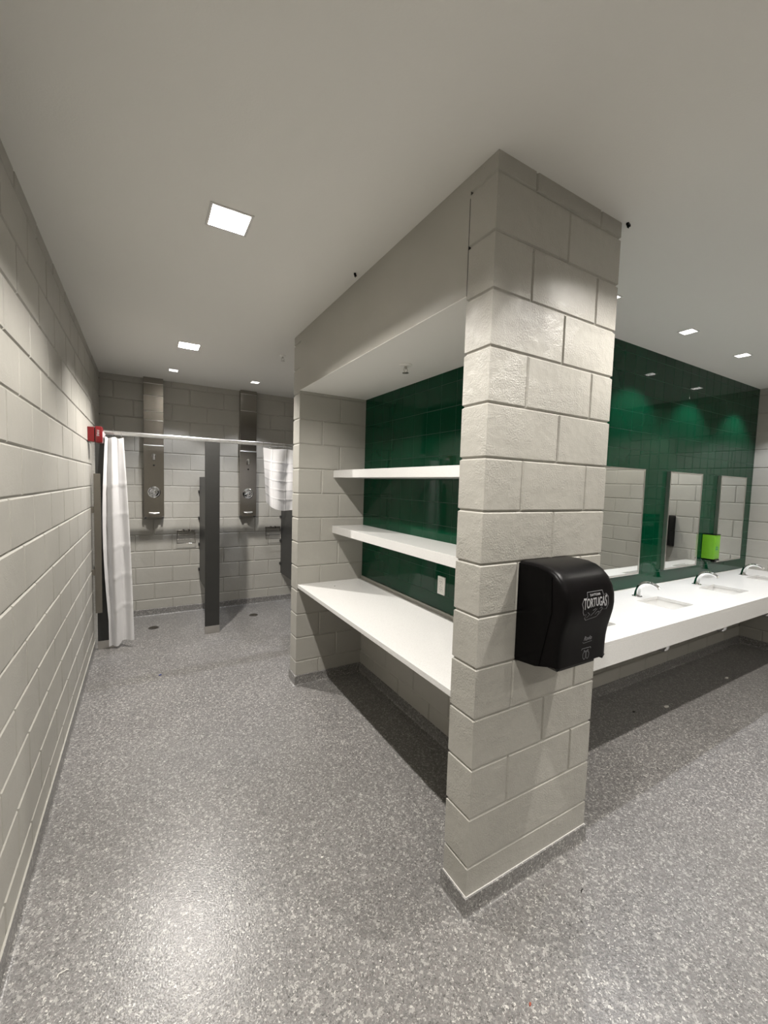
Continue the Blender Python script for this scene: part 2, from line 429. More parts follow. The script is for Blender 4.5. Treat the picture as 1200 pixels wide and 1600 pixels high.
base('baseboard_left', [(XL, YF), (XL, YB)])
base('baseboard_far', [(XSR, YF), (XL, YF)])
base('baseboard_alcove', [(XSR, PY2+.0), (XSR, YF)])
base('baseboard_divider', [(XR, YB), (XR, YS), (PX1, YS), (PX1, PY0), (PX0, PY0), (PX0, PYA), (XB, PYA), (XB, PY1), (PX0, PY1), (PX0, PY2), (XSR, PY2)])
base('baseboard_back', [(XL, YB), (XR, YB)])
# bright caulk lines along the top of the base
bm = bmesh.new()
def strip(bm, a, b, n, z, t=.004, h=.004):
    a, b, n = Vector((*a, 0)), Vector((*b, 0)), Vector((*n, 0))
    v = [a, b, b+n*t, a+n*t]
    lo = [bm.verts.new(p+Vector((0, 0, z))) for p in v]; hi = [bm.verts.new(p+Vector((0, 0, z+h))) for p in v]
    bm.faces.new(hi); bm.faces.new(list(reversed(lo)))
    for i in range(4): bm.faces.new((lo[i], lo[(i+1) % 4], hi[(i+1) % 4], hi[i]))
strip(bm, (XL, YB), (XL, YF), (1, 0), BZ, .0075, .002); struct(obj('trim_2', bm, M_BLOCK))
bm = bmesh.new(); strip(bm, (PX0-.003, PY0), (PX1+.003, PY0), (0, -1), BZ, .0035, .002); strip(bm, (PX0, PY0-.003), (PX0, PYA), (-1, 0), BZ, .0035, .002)
struct(obj('trim_3', bm, M_TRIM))

# ------------------------------------------------------------------ downlights
def downlight(x, y, s, watts, col, label, i):
    big = s > 0.12
    t = thing('recessed_downlight', (x, y, ZC), label, 'ceiling light', 'large square downlights' if big else 'small square downlights')
    # thin flange seated against the ceiling
    f = .012 if big else .008; h = s/2
    bm = bmesh.new()
    holes_slab(bm, -h-f*.3, h+f*.3, -h-f*.3, h+f*.3, -.004, [(-h+f*.7, h-f*.7, -h+f*.7, h-f*.7)], .0035)
    obj('trim_ring', bm, M_TRIM, t)
    bm = bmesh.new(); q = h*.62; D = .077 if big else .05
    lo = [bm.verts.new((sx*(h-f*.6), sy*(h-f*.6), 0.0)) for sx, sy in ((-1,-1),(1,-1),(1,1),(-1,1))]
    hi = [bm.verts.new((sx*q, sy*q, D)) for sx, sy in ((-1,-1),(1,-1),(1,1),(-1,1))]
    for k in range(4): bm.faces.new((lo[k], lo[(k+1) % 4], hi[(k+1) % 4], hi[k]))
    obj('reflector', bm, M_GLOW_W if False else M_REFL, t)
    bm = bmesh.new(); hv = [bm.verts.new((sx*q, sy*q, D-.002)) for sx, sy in ((-1,-1),(-1,1),(1,1),(1,-1))]; bm.faces.new(hv)
    obj('lamp_lens', bm, M_GLOW_W if big else M_GLOW_C, t)
    ld = bpy.data.lights.new('downlight_lamp', 'SPOT'); ld.energy = watts; ld.color = col
    ld.spot_size = SPOT_ANGLE if big else R(95); ld.spot_blend = SPOT_BLEND if big else .36; ld.shadow_soft_size = .022 if big else .011
    lo_ = bpy.data.objects.new('downlight_lamp', ld); COL.objects.link(lo_); lo_.location = (x, y, ZC+(.066 if big else .030))
    return t
for i, a in enumerate(LAMPS): downlight(*a, i)

# ------------------------------------------------------------------ alcove counter, shelves, outlet
bm = BX((XCF, PYA+.001, ZCT-.03), (XB-.001, PY1-.001, ZCT), .002)
tag(obj('alcove_countertop', bm, M_QUARTZ), 'long white quartz countertop in the green-backed alcove under two shelves', 'countertop')
bm = BX((XB-.014, PYA+.002, ZCT), (XB+.0, PY1-.002, GREEN0+.001), .001); struct(obj('trim_4', bm, M_BLOCK))
for z, lab in ((1.353, 'lower thick white shelf in the alcove, above the countertop'), (1.829, 'upper thick white shelf in the alcove against dark green tile')):
    bm = BX((1.403, PYA+.001, z-.062), (XB-.001, PY1-.001, z), .0015)
    tag(obj('wall_shelf', bm, M_QUARTZ), lab, 'shelf', 'alcove shelves')
t = thing('wall_outlet', (XB-.004, 2.122, 1.062), 'white duplex power outlet on the green tile above the alcove countertop', 'outlet')
obj('cover_plate', BX((-.008, -.038, -.06), (0.002, .038, .06), .003), M_WHITE, t)
for s in (-1, 1):
    f = obj('receptacle', BX((-.0105, -.017, s*.026-.017), (-.007, .017, s*.026+.017), .003), M_WHITE, t)
    bm = bmesh.new(); box(bm, (-.0112, -.008, s*.026-.002), (-.0103, -.0055, s*.026+.008)); box(bm, (-.0112, .0055, s*.026-.002), (-.0103, .008, s*.026+.007))
    box(bm, (-.0112, -.002, s*.026-.011), (-.0103, .002, s*.026-.007)); obj('slot', bm, M_DARKHOLE, f)
bm = bmesh.new(); lathe(bm, [(.003, 0), (.003, .001)], (0, 0, 0), 'Z', 10)
o = obj('plate_screw', bm, M_CHROME, t); o.rotation_euler = (0, -math.pi/2, 0); o.location = (-.008, 0, 0)

# ------------------------------------------------------------------ sprinkler heads and ceiling clips
def sprinkler(x, y, z, label, wide):
    t = thing('fire_sprinkler', (x, y, z), label, 'sprinkler')
    bm = bmesh.new(); lathe(bm, [(wide, 0), (wide, .003), (wide*.7, .008), (.014, .010)], (0, 0, 0), '-Z', 24); obj('escutcheon', bm, M_WHITE, t, autosmooth=40)
    bm = bmesh.new(); lathe(bm, [(.009, .008), (.009, .022), (.005, .024)], (0, 0, 0), '-Z', 12)
    tube(bm, [(-.009, 0, -.02), (-.014, 0, -.032), (-.004, 0, -.046)], .0022, 6); tube(bm, [(.009, 0, -.02), (.014, 0, -.032), (.004, 0, -.046)], .0022, 6)
    obj('frame_arms', bm, M_STEEL2, t)
    bm = bmesh.new(); lathe(bm, [(.004, .044), (.020, .048), (.020, .0495), (.004, .051)], (0, 0, 0), '-Z', 16); obj('deflector', bm, M_STEEL2, t)
sprinkler(1.153, 3.965, ZC, 'small pendant sprinkler head in the corridor ceiling beside the pier', .030)
sprinkler(1.402, 2.184, ZS, 'white-ringed sprinkler head under the bulkhead over the shelves', .040)
for x, y, a, lab in ((1.054, 2.206, .9, 'tiny black clip on the ceiling next to the bulkhead edge'), (1.884, 1.128, .2, 'tiny black clip on the ceiling at the corner of the block column')):
    t = thing('ceiling_clip', (x, y, ZC), lab, 'clip', rz=a)
    obj('clip_body', BX((-.014, -.006, -.010), (.014, .006, 0), .002), M_BLACKG, t)
    bm = bmesh.new(); tube(bm, [(-.012, 0, -.009), (-.006, .002, -.016), (.008, .001, -.015)], .0022, 8); obj('hook', bm, M_BLACKG, t)

# ------------------------------------------------------------------ vanity
BASINS = [2.42, 3.44, 4.44, 5.46]
BW, BY0, BY1 = 0.155, 1.452, 1.712
rects = [(x-BW, x+BW, BY0, BY1) for x in BASINS]
t = thing('vanity_counter', (0, 0, 0), 'long white quartz vanity counter along the green wall with a deep front apron', 'vanity')
bm = bmesh.new(); holes_slab(bm, PX1+.001, XR-.001, YC, YS-.006, ZK, rects, -.022); obj('counter_slab', bm, M_QUARTZ, t)
obj('front_apron', BX((PX1+.001, YC, .737), (XR-.001, YC+.02, ZK-.0225), .0015), M_QUARTZ, t)
bm = bmesh.new(); strip(bm, (PX1, YS-.006), (XR, YS-.006), (0, -1), ZK, .006, .005); obj('caulk_line', bm, M_QUARTZ, t)
def basin():
    t = thing('sink_basin', (0, 0, 0), '', 'sink', 'undermount sinks in the vanity')
    bm = bmesh.new()
    X, Y0, Y1 = BW+.006, BY0-1.58-.006, BY1-1.58+.006
    zt, zb = -.0225, -.150
    def ring(ix, iy, z): return [(-X+ix, Y0+iy, z), (X-ix, Y0+iy, z), (X-ix, Y1-iy, z), (-X+ix, Y1-iy, z)]
    rr = [ring(-.012, -.012, zt), ring(0, 0, zt), ring(.010, .008, zt-.05), ring(.02, .018, zb+.02), ring(.045, .04, zb), ring(.12, .10, zb-.004)]
    V = [[bm.verts.new(p) for p in r] for r in rr]
    for a, b in zip(V, V[1:]):
        for k in range(4): bm.faces.new((a[k], a[(k+1) % 4], b[(k+1) % 4], b[k]))
    bm.faces.new(V[-1])
    o = obj('bowl', bm, M_PORC, t, autosmooth=60)
    so = o.modifiers.new('shell', 'SOLIDIFY'); so.thickness = .006; so.offset = -1
    bm = bmesh.new(); lathe(bm, [(.022, -.1545+.001), (.022, -.150), (.012, -.151)], (0, -.0, 0), 'Z', 20); obj('drain_ring', bm, M_CHROME, t, autosmooth=40)
    return t
labs = ['undermount sink hidden behind the paper towel dispenser and block column', 'nearest undermount sink fully in view right of the dispenser',
        'undermount sink in the middle of the vanity below the second mirror', 'undermount sink at the far end of the vanity near the right wall']
b0 = basin()
for i, x in enumerate(BASINS):
    o = b0 if i == 0 else copy_tree(b0)
    o.location = (x, 1.58, ZK); o['label'] = labs[i]
def faucet():
    t = thing('sink_faucet', (0, 0, 0), '', 'faucet', 'chrome sensor faucets')
    pts, rad = [], []
    ctrl = [(0, .004, 0, .031), (0, .003, .02, .027), (0, -.001, .05, .0235), (0, -.012, .080, .022), (0, -.032, .105, .021), (0, -.062, .121, .0195),
            (0, -.095, .124, .0175), (0, -.125, .116, .0155), (0, -.150, .103, .0135)]
    for i in range(len(ctrl)-1):
        for s in range(4):
            u = s/4; p0 = ctrl[max(i-1, 0)]; p1 = ctrl[i]; p2 = ctrl[i+1]; p3 = ctrl[min(i+2, len(ctrl)-1)]
            c = [0.5*((2*p1[k])+(-p0[k]+p2[k])*u+(2*p0[k]-5*p1[k]+4*p2[k]-p3[k])*u*u+(-p0[k]+3*p1[k]-3*p2[k]+p3[k])*u**3) for k in range(4)]
            pts.append(c[:3]); rad.append(c[3])
    pts.append(ctrl[-1][:3]); rad.append(ctrl[-1][3])
    bm = bmesh.new(); tube(bm, pts, rad, 20, flat=(1.0, .85)); obj('spout', bm, M_CHROME, t, autosmooth=50)
    bm = bmesh.new(); lathe(bm, [(.037, 0), (.037, .003), (.031, .005)], (0, .004, 0), 'Z', 28); obj('base_ring', bm, M_CHROME, t, autosmooth=40)
    bm = bmesh.new(); tube(bm, [(0, -.149, .1035), (0, -.158, .095)], [.011, .0105], 14); obj('aerator', bm, M_STEEL2, t)
    bm = bmesh.new(); box(bm, (-.006, -.020, .042), (.006, -.0165, .060), .001); obj('sensor_eye', bm, M_BLACKG, t)
    return t
labs = ['chrome arched faucet hidden behind the block column end of the vanity', 'nearest visible chrome arched faucet on the vanity, right of the towel dispenser',
        'chrome arched faucet in the middle of the vanity, below the lime dispenser', 'chrome arched faucet at the far end of the vanity by the right wall']
f0 = faucet()
for i, x in enumerate(BASINS):
    o = f0 if i == 0 else copy_tree(f0)
    o.location = (x-.005, 1.782, ZK); o['label'] = labs[i]
def trap():
    t = thing('drain_trap', (0, 0, 0), '', 'drain pipe', 'drain traps under the vanity')
    bm = bmesh.new(); tube(bm, [(0, 0, .722), (0, 0, .57)], .016, 14); obj('tailpiece', bm, M_CHROME, t, autosmooth=40)
    pts = [(0, 0, .58)] + [(0, .045-.045*math.cos(a), .528-.030*math.sin(a)) for a in [math.pi*k/8 for k in range(9)]] + [(0, .09, .54), (0, .10, .56), (0, .13, .575), (0, .372, .575)]
    bm = bmesh.new(); tube(bm, pts, .018, 14); obj('trap_bend', bm, M_CHROME, t, autosmooth=50)
    bm = bmesh.new(); lathe(bm, [(.028, .545), (.028, .57), (.022, .572)], (0, 0, 0), 'Z', 16); obj('slip_nut', bm, M_CHROME, t)
    return t
labs = ['drain trap under the vanity behind the block column', 'drain trap showing below the vanity apron under the nearest visible sink',
        'drain trap showing below the apron under the middle sink', 'drain trap below the apron at the right edge of view']
d0 = trap()
for i, x in enumerate(BASINS):
    o = d0 if i == 0 else copy_tree(d0)
    o.location = (x+.05, 1.57, 0) ; o['label'] = labs[i]

# mirrors
def mirror():
    t = thing('wall_mirror', (0, 0, 0), '', 'mirror', 'framed mirrors over the vanity')
    W, z0, z1, D = .308, 1.012, 1.914, .034
    bm = bmesh.new(); fw = .014
    box(bm, (-W, -D, z0), (-W+fw, 0, z1), .001); box(bm, (W-fw, -D, z0), (W, 0, z1), .001)
    box(bm, (-W+fw, -D, z0), (W-fw, 0, z0+fw), .001); box(bm, (-W+fw, -D, z1-fw), (W-fw, 0, z1), .001)
    obj('frame', bm, M_STEEL2, t)
    obj('glass', BX((-W+fw, -D+.003, z0+fw), (W-fw, -D+.007, z1-fw)), M_MIRROR, t)
    return t
m0 = mirror()
labs = ['steel framed mirror hidden behind the block column', 'largest-looking steel framed mirror, just right of the block column',
        'middle steel framed mirror above the vanity, left of the lime soap dispenser', 'steel framed mirror nearest the right wall, behind the lime soap dispenser']
for i, x in enumerate((2.38, 3.39, 4.425, 5.445)):
    o = m0 if i == 0 else copy_tree(m0)
    o.location = (x, YS-.0045, 0); o['label'] = labs[i]

# lime soap dispenser
t = thing('soap_dispenser', (4.955, YS-.0045, 1.19), 'bright lime green soap dispenser on the green wall between two mirrors', 'soap dispenser')
bm = bmesh.new(); box(bm, (-.058, -.112, -.120), (.058, -.0, .125), .006, 3); obj('body', bm, M_LIME, t, autosmooth=40)
bm = bmesh.new(); box(bm, (-.060, -.116, .125), (.060, 0, .131), .002); obj('lid', bm, M_BLACKG, t)
bm = bmesh.new(); box(bm, (-.050, -.118, -.136), (.050, -.006, -.120), .004); box(bm, (-.018, -.108, -.150), (.018, -.07, -.134), .003); obj('push_bar', bm, M_BLACKG, t)
bm = bmesh.new()
for r0, r1, a0, a1 in ((.020, .027, 20, 160), (.011, .017, 10, 170)):
    n = 14; A = []
    for k in range(n+1):
        a = R(a0+(a1-a0)*k/n); A.append([bm.verts.new((-.01+math.cos(a)*r, -.1125, -.012+math.sin(a)*r*.8)) for r in (r0, r1)])
    for p, q in zip(A, A[1:]): bm.faces.new((p[0], p[1], q[1], q[0]))
box(bm, (-.034, -.1128, -.026), (.016, -.112, -.016))
obj('swirl_mark', bm, M_TEAL, t)

# ------------------------------------------------------------------ paper towel dispenser
PROF = [(0.0, .410), (.060, .412), (.105, .410), (.140, .402), (.170, .386), (.195, .362), (.213, .330), (.222, .296), (.224, .262), (.221, .232), (.213, .196),
        (.204, .160), (.198, .120), (.196, .080), (.196, .035)]
def prof_y(z):
    for (p0, z0), (p1, z1) in zip(PROF[3:], PROF[4:]):
        if z1 <= z <= z0: return p0+(p1-p0)*(z0-z)/(z0-z1)
    return .196
def towel(loc, rz, label):
    t = thing('paper_towel_dispenser', loc, label, 'paper towel dispenser', None, rz)
    W = .155
    # front cover, crowned across the width
    bm = bmesh.new(); cols = []
    xs = [-1, -.985, -.955, -.90, -.8, -.5, 0, .5, .8, .90, .955, .985, 1]
    drop = {1: .024, .985: .013, .955: .005, .90: .0015}
    for s in xs:
        dr = drop.get(abs(s), 0); col = []
        for p, z in PROF:
            cx, cz = .06, .20
            q = p if p < .02 else p - dr*min(1, (p-.02)/.06)
            zz = z - (dr if z > .38 else dr*max(0, (z-.30)/.08) if z > .30 else 0)
            col.append(bm.verts.new((s*W, -q, zz)))
        cols.append(col)
    for a, b in zip(cols, cols[1:]):
        for k in range(len(PROF)-1): bm.faces.new((a[k], b[k], b[k+1], a[k+1]))
    for col, rev in ((cols[0], False), (cols[-1], True)):
        e = [bm.verts.new((col[0].co.x, 0, .0)), bm.verts.new((col[0].co.x, -.10, .012))]
        f = [e[0]] + col + [e[1]]
        bm.faces.new(f)
        if not rev: eL = e
        else: eR = e
    bot = [c[-1] for c in cols]
    bm.faces.new([eL[1]] + bot + [eR[1]]); bm.faces.new((eL[0], eL[1], eR[1], eR[0])); bm.faces.new([eL[0], eR[0]] + [c[0] for c in reversed(cols)])
    bmesh.ops.recalc_face_normals(bm, faces=bm.faces[:])
    obj('cover', bm, M_BLACK, t, autosmooth=38)
    for s in (-1, 1):
        bm = bmesh.new()
        poly = [(-.002, .012), (-.002, .402)] + [(-(p-.012), z-.012) for p, z in PROF[1:] if p < .178 and z > .3] + [(-.165, .24), (-.120, .02)]
        a = s*(W+.0002); b = s*(W+.004); prism(bm, poly, min(a, b), max(a, b), 'YZ')
        obj('side_panel', bm, M_BLACKG, t)
        bm = bmesh.new(); prism(bm, [(s*.155, .037), (s*.118, .037), (s*.128, .026), (s*.140, .022), (s*.148, .030)], -.19, -.150, 'XZ')
        obj('release_tab', bm, M_BLACKG, t)
    bm = BX((-.110, -.175, .010), (.110, -.03, .024), .003); obj('paper_slot', bm, M_DARKHOLE, t)
    # emblem and lettering on the cover
    def wrap(u, v, tt, uz=0, vz=0):
        z = v+vz; return (u+uz, -(prof_y(z)+.0004+tt), z)
    LX, LZ = .018, .272
    em = text_mesh('TORTUGAS', .046, M_PRINT, 'emblem_lettering', t, lambda u, v, tt: wrap(u, v*(1+(u/.07)**2*.35) + .004 - abs(u)*.04, tt, LX, LZ), sx=.60, bold=.0006)
    text_mesh('DAYTONA', .0125, M_PRINT, 'emblem_small_lettering', t, lambda u, v, tt: wrap(u, v, tt, LX, LZ+.033), sx=1.05)
    out = [(-.048, .026), (-.046, .044), (.046, .044), (.050, .026), (.066, .030), (.078, .018), (.080, -.012), (.070, -.030), (.052, -.028), (.044, -.022),
           (.036, -.040), (.016, -.054), (-.02, -.057), (-.046, -.060), (-.056, -.050), (-.050, -.036), (-.064, -.038), (-.072, -.026), (-.074, -.010), (-.080, .006), (-.070, .022)]
    bm = bmesh.new()
    n = len(out); A = []
    for i, (u, v) in enumerate(out):
        A.append([bm.verts.new(wrap(u*k, (v+.006)*k-.006, .0002, LX, LZ)) for k in (1.0, 1.045)])
    for i in range(n):
        a, b = A[i], A[(i+1) % n]
        bm.faces.new((a[0], b[0], b[1], a[1]))
    # sweeping strokes under the name
    for st, wd in (([(-.046, -.052), (-.03, -.040), (-.044, -.030)], .0022), ([(-.022, -.046), (-.004, -.034), (.012, -.022)], .003), ([(-.014, -.026), (.004, -.020)], .003),
                   ([(.004, -.044), (.018, -.034), (.030, -.036), (.022, -.050)], .0026), ([(.028, -.024), (.040, -.018), (.046, -.028), (.034, -.034)], .0022)):
        for (u0, v0), (u1, v1) in zip(st, st[1:]):
            dx, dz = u1-u0, v1-v0; l = math.hypot(dx, dz); px, pz = -dz/l*wd/2, dx/l*wd/2
            bm.faces.new([bm.verts.new(wrap(a, b, .0003, LX, LZ)) for a, b in ((u0-px, v0-pz), (u1-px, v1-pz), (u1+px, v1+pz), (u0+px, v0+pz))])
    obj('emblem_outline', bm, M_PRINTD, t)
    text_mesh('Ravlo', .026, M_PRINTD, 'maker_lettering', t, lambda u, v, tt: wrap(u, v, tt, .020, .128), sx=.85, shear=.15)
    bm = bmesh.new()
    def stroke(pts, wd, ox=.018, oz=.070):
        for (u0, v0), (u1, v1) in zip(pts, pts[1:]):
            dx, dz = u1-u0, v1-v0; l = math.hypot(dx, dz) or 1; px, pz = -dz/l*wd/2, dx/l*wd/2
            bm.faces.new([bm.verts.new(wrap(a, b, .0004, ox, oz)) for a, b in ((u0-px, v0-pz), (u1-px, v1-pz), (u1+px, v1+pz), (u0+px, v0+pz))])
    stroke([(-.029, .013), (-.027, .019), (.027, .019), (.029, .013)], .0022)
    for s in (-1, 1):
        stroke([(s*.003, -.020), (s*.010, -.026), (s*.018, -.018), (s*.019, -.004), (s*.013, .004), (s*.013, .010), (s*.009, .011), (s*.008, .002), (s*.004, .008), (s*.001, .005), (s*.002, -.004), (s*.003, -.020)], .0018)
    obj('hands_icon', bm, M_PRINTD, t)
    bm = bmesh.new(); stroke([(-.030, -.012), (-.024, -.017), (.028, -.014)], .0015, .02, .128); obj('maker_underline', bm, M_PRINTD, t)
    return t
towel((1.462, PY0, 1.018), 0, 'black paper towel dispenser with a pale team emblem on the block column')
towel((XR, 0.985, 1.018), R(-90), 'black paper towel dispenser on the right wall, seen only in the mirrors')

# ------------------------------------------------------------------ shower area
YP = 4.87
RZ = 2.148
t = thing('curtain_rail', (XL, YP, RZ), 'long pale metal overhead rail carrying the shower curtains and stall posts', 'rail')
bm = bmesh.new(); box(bm, (.004, -.016, -.021), (XSR-XL-.004, .016, .021), .009, 4); obj('rail_tube', bm, M_ALU, t, autosmooth=40)
obj('wall_flange', BX((.0, -.026, -.032), (.006, .026, .032), .002), M_ALU, t)
def pilaster(x0, x1, label):
    t = thing('stall_pilaster', ((x0+x1)/2, YP, 0), label, 'stall post', 'charcoal stall posts')
    h = (x1-x0)/2
    obj('post_panel', BX((-h, -.010, .075), (h, .012, RZ-.018), .0015), M_PHEN, t)
    obj('steel_shoe', BX((-h-.002, -.014, .0), (h+.002, .016, .083), .0015), M_STEEL2, t)
pilaster(XL+.030, -.245, 'charcoal stall post beside the left wall, mostly behind the long white curtain')
pilaster(.576, .727, 'charcoal stall post standing free between the two shower stalls')
pilaster(1.62, 1.77, 'charcoal stall post hidden behind the block pier')
pilaster(2.70, 2.85, 'charcoal stall post at the third stall behind the pier')
def divider(x, label):
    t = thing('stall_divider', (x, 0, 0), label, 'stall divider', 'charcoal stall dividers')
    obj('divider_panel', BX((-.0095, YP+.028, .415), (.0095, YF-.018, 1.75), .001), M_PHEN, t)
    for z in (.55, .88, 1.22, 1.56):
        bm = bmesh.new(); box(bm, (-.020, YF-.045, z-.018), (-.0100, YF-.003, z+.018), .001); box(bm, (-.024, YF-.006, z-.018), (.024, YF-.001, z+.018), .001)
        box(bm, (.0100, YF-.045, z-.018), (.020, YF-.003, z+.018), .001); obj('wall_clip', bm, M_PHEN, t)
    bm = bmesh.new(); box(bm, (-.022, YP+.02, 1.63), (-.0100, YP+.06, 1.67), .002); obj('post_bracket', bm, M_CHROME, t)
divider(.630, 'charcoal divider panel between the left and middle shower stalls')
divider(1.700, 'charcoal divider panel on the right side of the middle shower stall')
divider(2.775, 'charcoal divider panel in the third stall behind the pier')
# steel strip and pale filler at the left wall
t = thing('steel_guard', (XL, 4.755, 0), 'tall narrow stainless plate standing off the left wall beside the long curtain', 'metal plate')
obj('plate', BX((.024, -.010, .40), (.079, .010, 1.745), .001), M_STEEL, t)
for z in (.8, 1.4): obj('standoff', BX((0, -.008, z-.03), (.0235, .008, z+.03), .001), M_STEEL, t)
bm = bmesh.new(); box(bm, (XL+.001, YP-.012, .012), (XL+.030, YP+.014, RZ-.022), .001)
tag(obj('wall_channel', bm, M_ALU), 'pale metal channel fixing the stall post to the left wall', 'channel')

# shower curtains
def curtain(xt, xb, zt, zbf, n, A, label, hooks, yoff=-.02, bulge=.03, seed=1, sk=0):
    rnd = random.Random(seed)
    t = thing('shower_curtain', (0, YP+yoff, 0), label, 'shower curtain', 'white shower curtains')
    NU, NV = 120, 90; bm = bmesh.new(); g = []
    ph = [rnd.uniform(0, 6.28) for _ in range(6)]
    for j in range(NV+1):
        v = j/NV; row = []
        for i in range(NU+1):
            u = i/NU
            zb = zbf(u); z = zt + (zb-zt)*v
            x0 = xt[0]+(xb[0]-xt[0])*v - bulge*math.sin(math.pi*min(1, v*1.15)); x1 = xt[1]+(xb[1]-xt[1])*v + bulge*.25*math.sin(math.pi*v)
            w = u + .035*math.sin(2*math.pi*n*u*1.0+ph[0]) + sk*math.sin(math.pi*v)*.06*math.sin(math.pi*u)
            x = x0+(x1-x0)*w
            amp = A*(.45+.55*min(1, v*2.2))*(1-.25*v)
            y = amp*math.sin(2*math.pi*n*u + .5*math.sin(v*3+ph[1])) + amp*.35*math.sin(2*math.pi*(n*1.7)*u+ph[2]+v*1.7)
            y += .006*math.sin(v*9+u*5+ph[3])*v
            for q in (.22, .37, .52, .67, .82):       # packing creases
                y -= .008*math.exp(-((v-q)/.006)**2)
            for q in (.3, .62): y -= .003*math.exp(-((u-q)/.010)**2)
            z += (.006*math.cos(2*math.pi*n*u) if v == 0 else 0)
            row.append(bm.verts.new((x, y, z)))
        g.append(row)
    for a, b in zip(g, g[1:]):
        for i in range(NU): bm.faces.new((a[i], a[i+1], b[i+1], b[i]))
    o = obj('curtain_sheet', bm, M_CURT, t, smooth=True)
    for u in hooks:
        x = xt[0]+(xt[1]-xt[0])*u
        bm = bmesh.new(); pts = [(x, .038*math.cos(a)-.014-yoff, RZ-.006+.032*math.sin(a)) for a in [2*math.pi*k/20 for k in range(21)]]
        tube(bm, pts, .0018, 6, caps=False); obj('curtain_hook', bm, M_CHROME, t, smooth=True)
curtain((-.325, -.172), (-.318, -.100), 2.098, lambda u: .028+.045*min(1, max(0, (u-.40)/.12)), 1.9, .028,
        'long white shower curtain bunched at the left wall, hanging almost to the floor', (.05, .45, .9), yoff=-.055, bulge=.035, seed=3, sk=.4)
curtain((1.175, 1.615), (1.215, 1.575), 2.100, lambda u: 1.475-.10*math.sin(min(1, u/.62)*math.pi/2)+.02*max(0, u-.6), 1.6, .020,
        'short white shower curtain hitched up beside the pier', (.03, .22, .42, .60, .80, .97), yoff=-.045, bulge=.0, seed=4, sk=-.3)

# steel shower panels
def shower(x, ribs, label):
    t = thing('shower_column', (x, YF, 0), label, 'shower column', 'steel shower columns')
    W, D = .107, .094
    bm = bmesh.new(); box(bm, (-W+.002, -D+.006, 2.115), (W-.002, -.001, ZC-.001), .002)
    obj('upper_shroud', bm, M_STEEL, t)
    for z in ribs: obj('reflection_rib', BX((-W+.003, -D+.002, z-.005), (W-.003, -D+.012, z+.005), .003, 3), M_STEEL2, t, autosmooth=60)  # ribs added to imitate lamp reflections across the steel shroud
    bm = bmesh.new()
    prism(bm, [(-.001, 1.243), (-.001, 2.124), (-D+.010, 2.124), (-D, 2.112), (-D, 1.243)], -W, W, 'YZ')
    b = obj('lower_body', bm, M_STEEL, t)
    bm = bmesh.new(); tube(bm, [(-W+.002, -D-.001, 2.112), (0, -D-.003, 2.110), (W-.002, -D-.001, 2.112)], .006, 10); obj('top_lip', bm, M_ALU, t, autosmooth=60)
    bm = bmesh.new(); lathe(bm, [(.022, .0), (.022, .004), (.016, .008), (.014, .026), (.015, .030)], (0, -D, 1.99), '-Y', 20)
    h = obj('shower_head', bm, M_CHROME, t, autosmooth=50)
    bm = bmesh.new(); tube(bm, [(0, -D-.024, 2.000), (0, -D-.034, 1.975), (0, -D-.040, 1.935)], [.013, .015, .017], 14); obj('nozzle', bm, M_CHROME, h, autosmooth=50)
    bm = bmesh.new(); lathe(bm, [(.010, 0), (.010, .003), (.006, .004)], (0, -D, 1.873), '-Y', 16); obj('test_button', bm, M_DARKHOLE, t)
    bm = bmesh.new(); lathe(bm, [(.070, 0), (.069, .006), (.060, .012), (.052, .010), (.046, .016), (.046, .034), (.036, .040), (.030, .038), (.024, .050), (.014, .054)], (0, -D, 1.548), '-Y', 36)
    vv = obj('valve_dial', bm, M_CHROME, t, autosmooth=35)
    bm = bmesh.new(); tube(bm, [(-.01, -D-.048, 1.548), (-.045, -D-.056, 1.545), (-.056, -D-.056, 1.535)], [.010, .008, .007], 12); obj('valve_lever', bm, M_CHROME, vv, autosmooth=50)
    # soap tongue under the body
    bm = bmesh.new()
    pts = [(-.062, -.085), (-.062, -D-.045)] + [(-.062*math.cos(a), -D-.045-.040*math.sin(a)) for a in [math.pi*k/12 for k in range(1, 12)]] + [(.062, -D-.045), (.062, -.085)]
    prism(bm, pts, 1.282, 1.286, 'XY'); d = obj('soap_tray', bm, M_STEEL, t)
    bm = bmesh.new(); tube(bm, [(-.055, -D-.012, 1.297), (-.03, -D-.018, 1.294), (0, -D-.020, 1.293), (.03, -D-.018, 1.294), (.055, -D-.012, 1.297)], .008, 10); obj('tray_lip', bm, M_ALU, d, autosmooth=60)
    for q in (-W+.004, W-.024): obj('bottom_clip', BX((q, -D-.008, 1.228), (q+.020, -.02, 1.250), .002), M_PHEN, t)
shower(.107, (2.845, 2.70, 2.515, 2.41), 'left tall stainless shower panel with round valve on the far wall')
shower(1.215, (2.865, 2.645), 'right tall stainless shower panel beside the hitched-up curtain')

